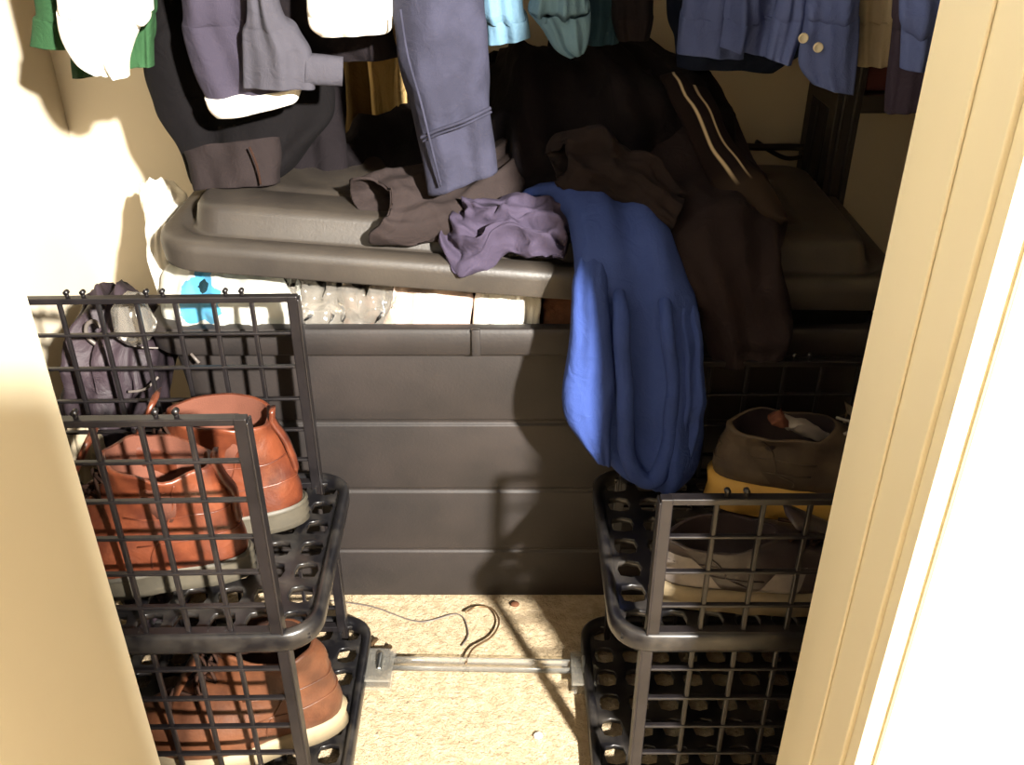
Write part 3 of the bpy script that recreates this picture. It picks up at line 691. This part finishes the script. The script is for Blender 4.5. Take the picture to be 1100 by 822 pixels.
# ------------------------------------------------------------------ hanging clothes
def hang(name, label, cat, rows, mat, parts=None, group=None, hollow='end', up=True, **kw):
    """rows from top of the frame downward; carried up to the rod"""
    r0 = rows[0]; L, R_ = P(*r0[0], r0[2]), P(*r0[1], r0[2]); cx = (L.x+R_.x)/2; hw_ = abs(R_.x-L.x)/2
    W = []
    if up:
        W.append((Vector((cx-.012, ROD_Y, ROD_Z-.012)), Vector((cx+.012, ROD_Y, ROD_Z-.012)), .012))
        W.append((Vector((cx-hw_*.8, ROD_Y, 1.50)), Vector((cx+hw_*.8, ROD_Y, 1.50)), .03))
        W.append((Vector((cx-hw_, (ROD_Y+r0[2])/2, 1.25)), Vector((cx+hw_, (ROD_Y+r0[2])/2, 1.25)), r0[3]))
    for r_ in rows:
        YR = r_[4] if len(r_) > 4 else r_[2]
        W.append((P(*r_[0], r_[2]), P(*r_[1], YR), r_[3]))
    k = dict(folds=.004, nf=1.3, amp=.004, wsc=9, hollow=hollow, m=80, n=64, hang=(1,1,.6), sharp=.5); k.update(kw)
    o = cloth(name, W, M[mat], **k); return tag(o, label, cat, group)
hang('green_shirt', 'green shirt hanging at the far left, edges showing behind the white one', 'shirt', [((34,-20),(165,-20),1.28,.05),((36,20),(163,20),1.28,.05),((34,49),(165,52),1.28,.05)], 'green', seed=31)
hang('green_sleeve', 'green shirt sleeve end poking out below the white shirt', 'sleeve', [((86,10),(160,-10),1.33,.05),((78,55),(162,40),1.31,.05),((80,83),(120,79),1.30,.04)], 'green', seed=32, up=False)
hang('green_cuff', 'green cuff hanging at the right of the white shirt, far left of the rod', 'cuff', [((132,-10),(166,-10),1.25,.03),((134,30),(165,30),1.25,.03),((136,70),(166,70),1.25,.03)], 'green', seed=33, up=False)
hang('white_shirt', 'white shirt glaring in the light at the far left of the row', 'shirt', [((58,-20),(162,-20),1.22,.05),((60,10),(163,10),1.22,.05),((66,38),(150,34),1.22,.05),((84,66),(140,60),1.22,.04),((104,78),(140,82),1.22,.03)], 'white', seed=34, folds=.006)
ct = hang('charcoal_trousers', 'charcoal trousers hanging down onto the left end of the lid', 'trousers', [((150,-20),(330,-20),1.37,.05),((156,50),(345,50),1.35,.06),((166,110),(360,110),1.33,.06),((190,160),(340,150),1.30,.06),((208,200),(296,196),1.27,.045)], 'charcoal', seed=35, folds=.008, nf=1.6, amp=.010, hang=(1,1,1))
bm = bmesh.new(); loft(bm, [((198,164),(300,148),1.272,.066),((203,182),(301,172),1.262,.062),((209,203),(299,198),1.256,.055)], m=18, n=64, folds=.003, nf=1.5, amp=.004, seed=35, hollow='end'); obj('cuff', bm, M['litcuff'], ct)
bm = bmesh.new(); tube(bm, [P(268,158,1.225), P(276,178,1.222), P(280,198,1.224)], .0016, 8, 14); obj('stitching', bm, M['lace'], ct)
hang('black_trousers', 'black trousers leg hanging behind the grey shirt cuff', 'trousers', [((270,-20),(400,-20),1.42,.05),((275,40),(372,40),1.41,.06),((275,90),(370,90),1.41,.06),((285,150),(370,140),1.40,.07),((295,222),(378,212),1.34,.06)], 'blackcloth', seed=36, folds=.008, nf=1.6, amp=.010, hang=(1,1,1))
pg = hang('purple_grey_sweater', 'purple-grey sweater with white hem hanging left of the grey linen shirt', 'sweater', [((192,-20),(282,-20),1.25,.06),((194,30),(290,30),1.25,.06),((206,75),(318,75),1.24,.06),((224,112),(322,96),1.235,.05)], 'purplegrey', seed=37, folds=.006)
bm = bmesh.new(); loft(bm, [((220,104),(324,90),1.23,.052),((224,116),(323,99),1.232,.054),((232,124),(320,106),1.234,.045)], m=10, amp=.002, seed=37); o = obj('white_hem', bm, M['white'], pg); o['label'] = 'white hem band'
gs = hang('grey_linen_shirt', 'grey linen shirt with square cuff hanging beside the white sleeve', 'shirt', [((266,-20),(296,-20),1.20,.035),((262,30),(318,30),1.20,.04),((262,60),(332,56),1.20,.04),((262,93),(336,95),1.20,.035)], 'greylinen', seed=38, folds=.005, amp=.004)
bm = bmesh.new(); loft(bm, [((326,58),(326,92),1.20,.03),((340,58),(340,92),1.205,.03),((368,62),(368,93),1.21,.025)], m=14, n=40, amp=.002, seed=39, hollow='end'); obj('cuff', bm, M['greylinen'], gs)
hang('navy_shirt', 'navy garment hanging in shadow between the grey cuff and the white sleeve', 'shirt', [((286,-20),(420,-20),1.27,.04),((290,30),(420,30),1.27,.04),((300,52),(424,50),1.27,.04),((330,68),(428,62),1.27,.03)], 'blackcloth', seed=40)
hang('white_sleeve', 'white shirt sleeve with rounded cuff brightly lit above the tote', 'sleeve', [((328,-20),(424,-20),1.19,.05),((330,10),(425,8),1.19,.05),((334,30),(424,26),1.19,.05),((346,40),(418,34),1.19,.035)], 'white', seed=41, folds=.003, amp=.003)
fl = hang('blue_fleece_sleeve', 'long faded blue fleece sleeve hanging down to the clothes on the lid', 'sleeve', [((418,-20),(522,-20),1.19,.07),((422,30),(524,30),1.18,.07),((430,80),(526,80),1.175,.07),((446,130),(528,122),1.17,.065),((460,208),(535,180),1.165,.05)], 'fleece', seed=42, folds=.003, nf=1.5, amp=.006, wsc=14)
bm = bmesh.new(); tube(bm, [P(452,148,1.135), P(470,140,1.125), P(498,130,1.125), P(527,116,1.14)], .0022, 8, 30); tube(bm, [P(454,152,1.135), P(471,144,1.125), P(499,134,1.125), P(528,120,1.14)], .0016, 8, 30)
tube(bm, [P(430,10,1.135), P(438,60,1.13), P(452,110,1.127), P(464,160,1.125), P(474,200,1.13)], .0016, 8, 40); obj('seam', bm, M['fleece'], fl)
hang('light_blue_shirt', 'pale blue shirt hem right of the faded fleece sleeve', 'shirt', [((516,-20),(562,-20),1.24,.04),((522,20),(568,20),1.24,.04),((524,48),(570,40),1.24,.03)], 'skyblue', seed=43)
hang('light_blue_shirt', 'sky blue shirt with folded-open front hanging in the middle of the row', 'shirt', [((568,-20),(630,-20),1.23,.04),((566,8),(634,10),1.23,.04),((580,30),(634,30),1.23,.04),((594,50),(632,46),1.23,.035),((612,60),(628,56),1.23,.02)], 'skyblue', seed=44, folds=.006, nf=2)
hang('teal_shirt', 'dark teal shirt hanging right of the sky blue shirt', 'shirt', [((626,-20),(672,-20),1.30,.04),((628,20),(670,20),1.30,.04),((632,48),(666,46),1.30,.03)], 'teal', seed=45)
hang('brown_shirt', 'dark brown sleeve hanging between the teal shirt and the right-hand blue shirts', 'sleeve', [((660,-20),(702,-20),1.27,.04),((658,20),(701,20),1.27,.04),((664,46),(696,44),1.27,.03)], 'blackcloth', seed=46, folds=.003)
hang('blue_shirt', 'mid blue shirt, leftmost of the blue shirts on the right of the rod', 'shirt', [((736,-20),(800,-20),1.26,.05),((730,20),(800,20),1.26,.05),((726,58),(800,62),1.26,.045)], 'blueshirt2', seed=47, group='blue shirts on the right of the rod')
hang('blue_shirt', 'blue shirt with deep folds, second from left of the right-hand blue shirts', 'shirt', [((776,-20),(838,-20),1.24,.05),((774,20),(836,20),1.24,.05),((770,52),(826,58),1.24,.045)], 'blueshirt2', seed=48, group='blue shirts on the right of the rod', folds=.012)
hang('blue_shirt', 'blue shirt sleeve with narrow round cuff beside the buttoned one', 'shirt', [((838,-20),(868,-20),1.21,.035),((832,20),(866,20),1.21,.035),((824,62),(850,70),1.21,.03)], 'blueshirt', seed=49, group='blue shirts on the right of the rod', folds=.003)
bs = hang('blue_shirt', 'blue shirt cuff with two pearl buttons hanging on the right', 'shirt', [((870,-20),(924,-20),1.19,.035),((866,20),(922,20),1.19,.035),((858,66),(920,60),1.19,.03),((872,90),(916,102),1.19,.025)], 'blueshirt', seed=50, group='blue shirts on the right of the rod', folds=.003, amp=.003)
for u, v in ((863, 41), (879, 51)):
    bm = bmesh.new(); c = P(u, v, 1.172); mt = Matrix.Translation(c) @ Matrix.Rotation(PI/2, 4, 'X')
    rg = [[Vector((r_*math.cos(2*PI*k/20), r_*math.sin(2*PI*k/20), z)) for k in range(20)] for r_, z in ((.0052,-.003),(.006,-.0015),(.006,.001),(.0048,.002),(.0042,.001))]
    skin(bm, rg); bm.transform(mt); obj('button', bm, M['button'], bs)
hang('dark_lining', 'dark garment hem hanging behind the right-hand blue shirts', 'garment', [((716,-20),(900,-20),1.36,.04),((726,40),(880,40),1.36,.04),((728,72),(830,78),1.36,.03)], 'navy', seed=51)
hang('cream_shirt', 'cream shirt hanging right of the buttoned blue cuff', 'shirt', [((920,-20),(966,-20),1.24,.04),((918,20),(962,20),1.24,.04),((918,70),(956,68),1.24,.03)], 'cream', seed=52)
hang('violet_blue_shirt', 'violet-blue shirt hanging against the right door frame', 'shirt', [((962,-20),(1030,-20),1.12,.04),((960,30),(1020,30),1.12,.04),((954,80),(1010,80),1.12,.04),((952,122),(1000,118),1.12,.03)], 'lilac', seed=53)
hang('violet_blue_shirt', 'light blue shirt sliver between cream shirt and door frame', 'shirt', [((968,-20),(1030,-20),1.04,.03),((968,30),(1020,30),1.04,.03),((966,72),(1010,76),1.04,.025)], 'blueshirt', seed=54)
hang('khaki_trousers', 'khaki trousers leg hanging at the back left of the blue fleece sleeve', 'trousers', [((388,-20),(446,-20),1.52,.05),((394,60),(444,60),1.52,.05),((398,120),(442,120),1.51,.05),((402,176),(446,174),1.48,.04)], 'khaki', seed=55, folds=.012)
hang('olive_trousers', 'olive brown trousers leg hanging at the back beside the khaki one', 'trousers', [((345,-20),(402,-20),1.56,.04),((352,60),(402,60),1.56,.04),((362,180),(404,178),1.54,.04)], 'olive', seed=56)

# ------------------------------------------------------------------ dark rack at the right rear
rk = thing('shelf_rack', 'black plastic shelf rack standing at the right rear behind the tote lid', 'rack', (.60, 1.45, 0))
def wbox(bm, c, sx, sy, z0, z1): bx(bm, c[0]-sx, c[0]+sx, c[1]-sy, c[1]+sy, z0, z1)
# posts are placed at the right rear; the near left post shows
pa = P(893, 200, 1.60-.13)
for i, (px, py) in enumerate(((pa.x, pa.y), (XR-.03, pa.y), (pa.x, YB-.03), (XR-.03, YB-.03))):
    bm = bmesh.new(); wbox(bm, (px, py), .020, .016, 0, .95)
    wbox(bm, (px-.008, py-.016), .003, .003, 0, .95); wbox(bm, (px+.010, py-.016), .003, .003, 0, .95)
    obj('post', bm, M['black'], rk, smooth=False, bevel=.002)
for z0 in (.30, .74):
    bm = bmesh.new(); bx(bm, pa.x-.02, XR-.01, pa.y-.015, YB-.015, z0, z0+.028)
    obj('shelf', bm, M['black'], rk, smooth=False, bevel=.003)
bm = bmesh.new(); bx(bm, pa.x+.03, XR-.06, pa.y+.01, YB-.04, .769, .93); bx(bm, pa.x+.026, XR-.056, pa.y+.006, YB-.036, .90, .935)
tag(obj('storage_box', bm, M['redbox'], smooth=False, bevel=.002), 'maroon cardboard box on the black rack shelf at right', 'box')
bm = bmesh.new(); tube(bm, [P(788,155,1.56), P(810,158,1.57), P(850,158,1.58), P(884,160,1.59)], .006, 10, 40); tube(bm, [P(812,152,1.575), P(845,170,1.58), P(880,163,1.585)], .004, 8, 30)
tag(obj('cable', bm, M['black']), 'black cable lying along the back wall behind the striped necktie', 'cable')
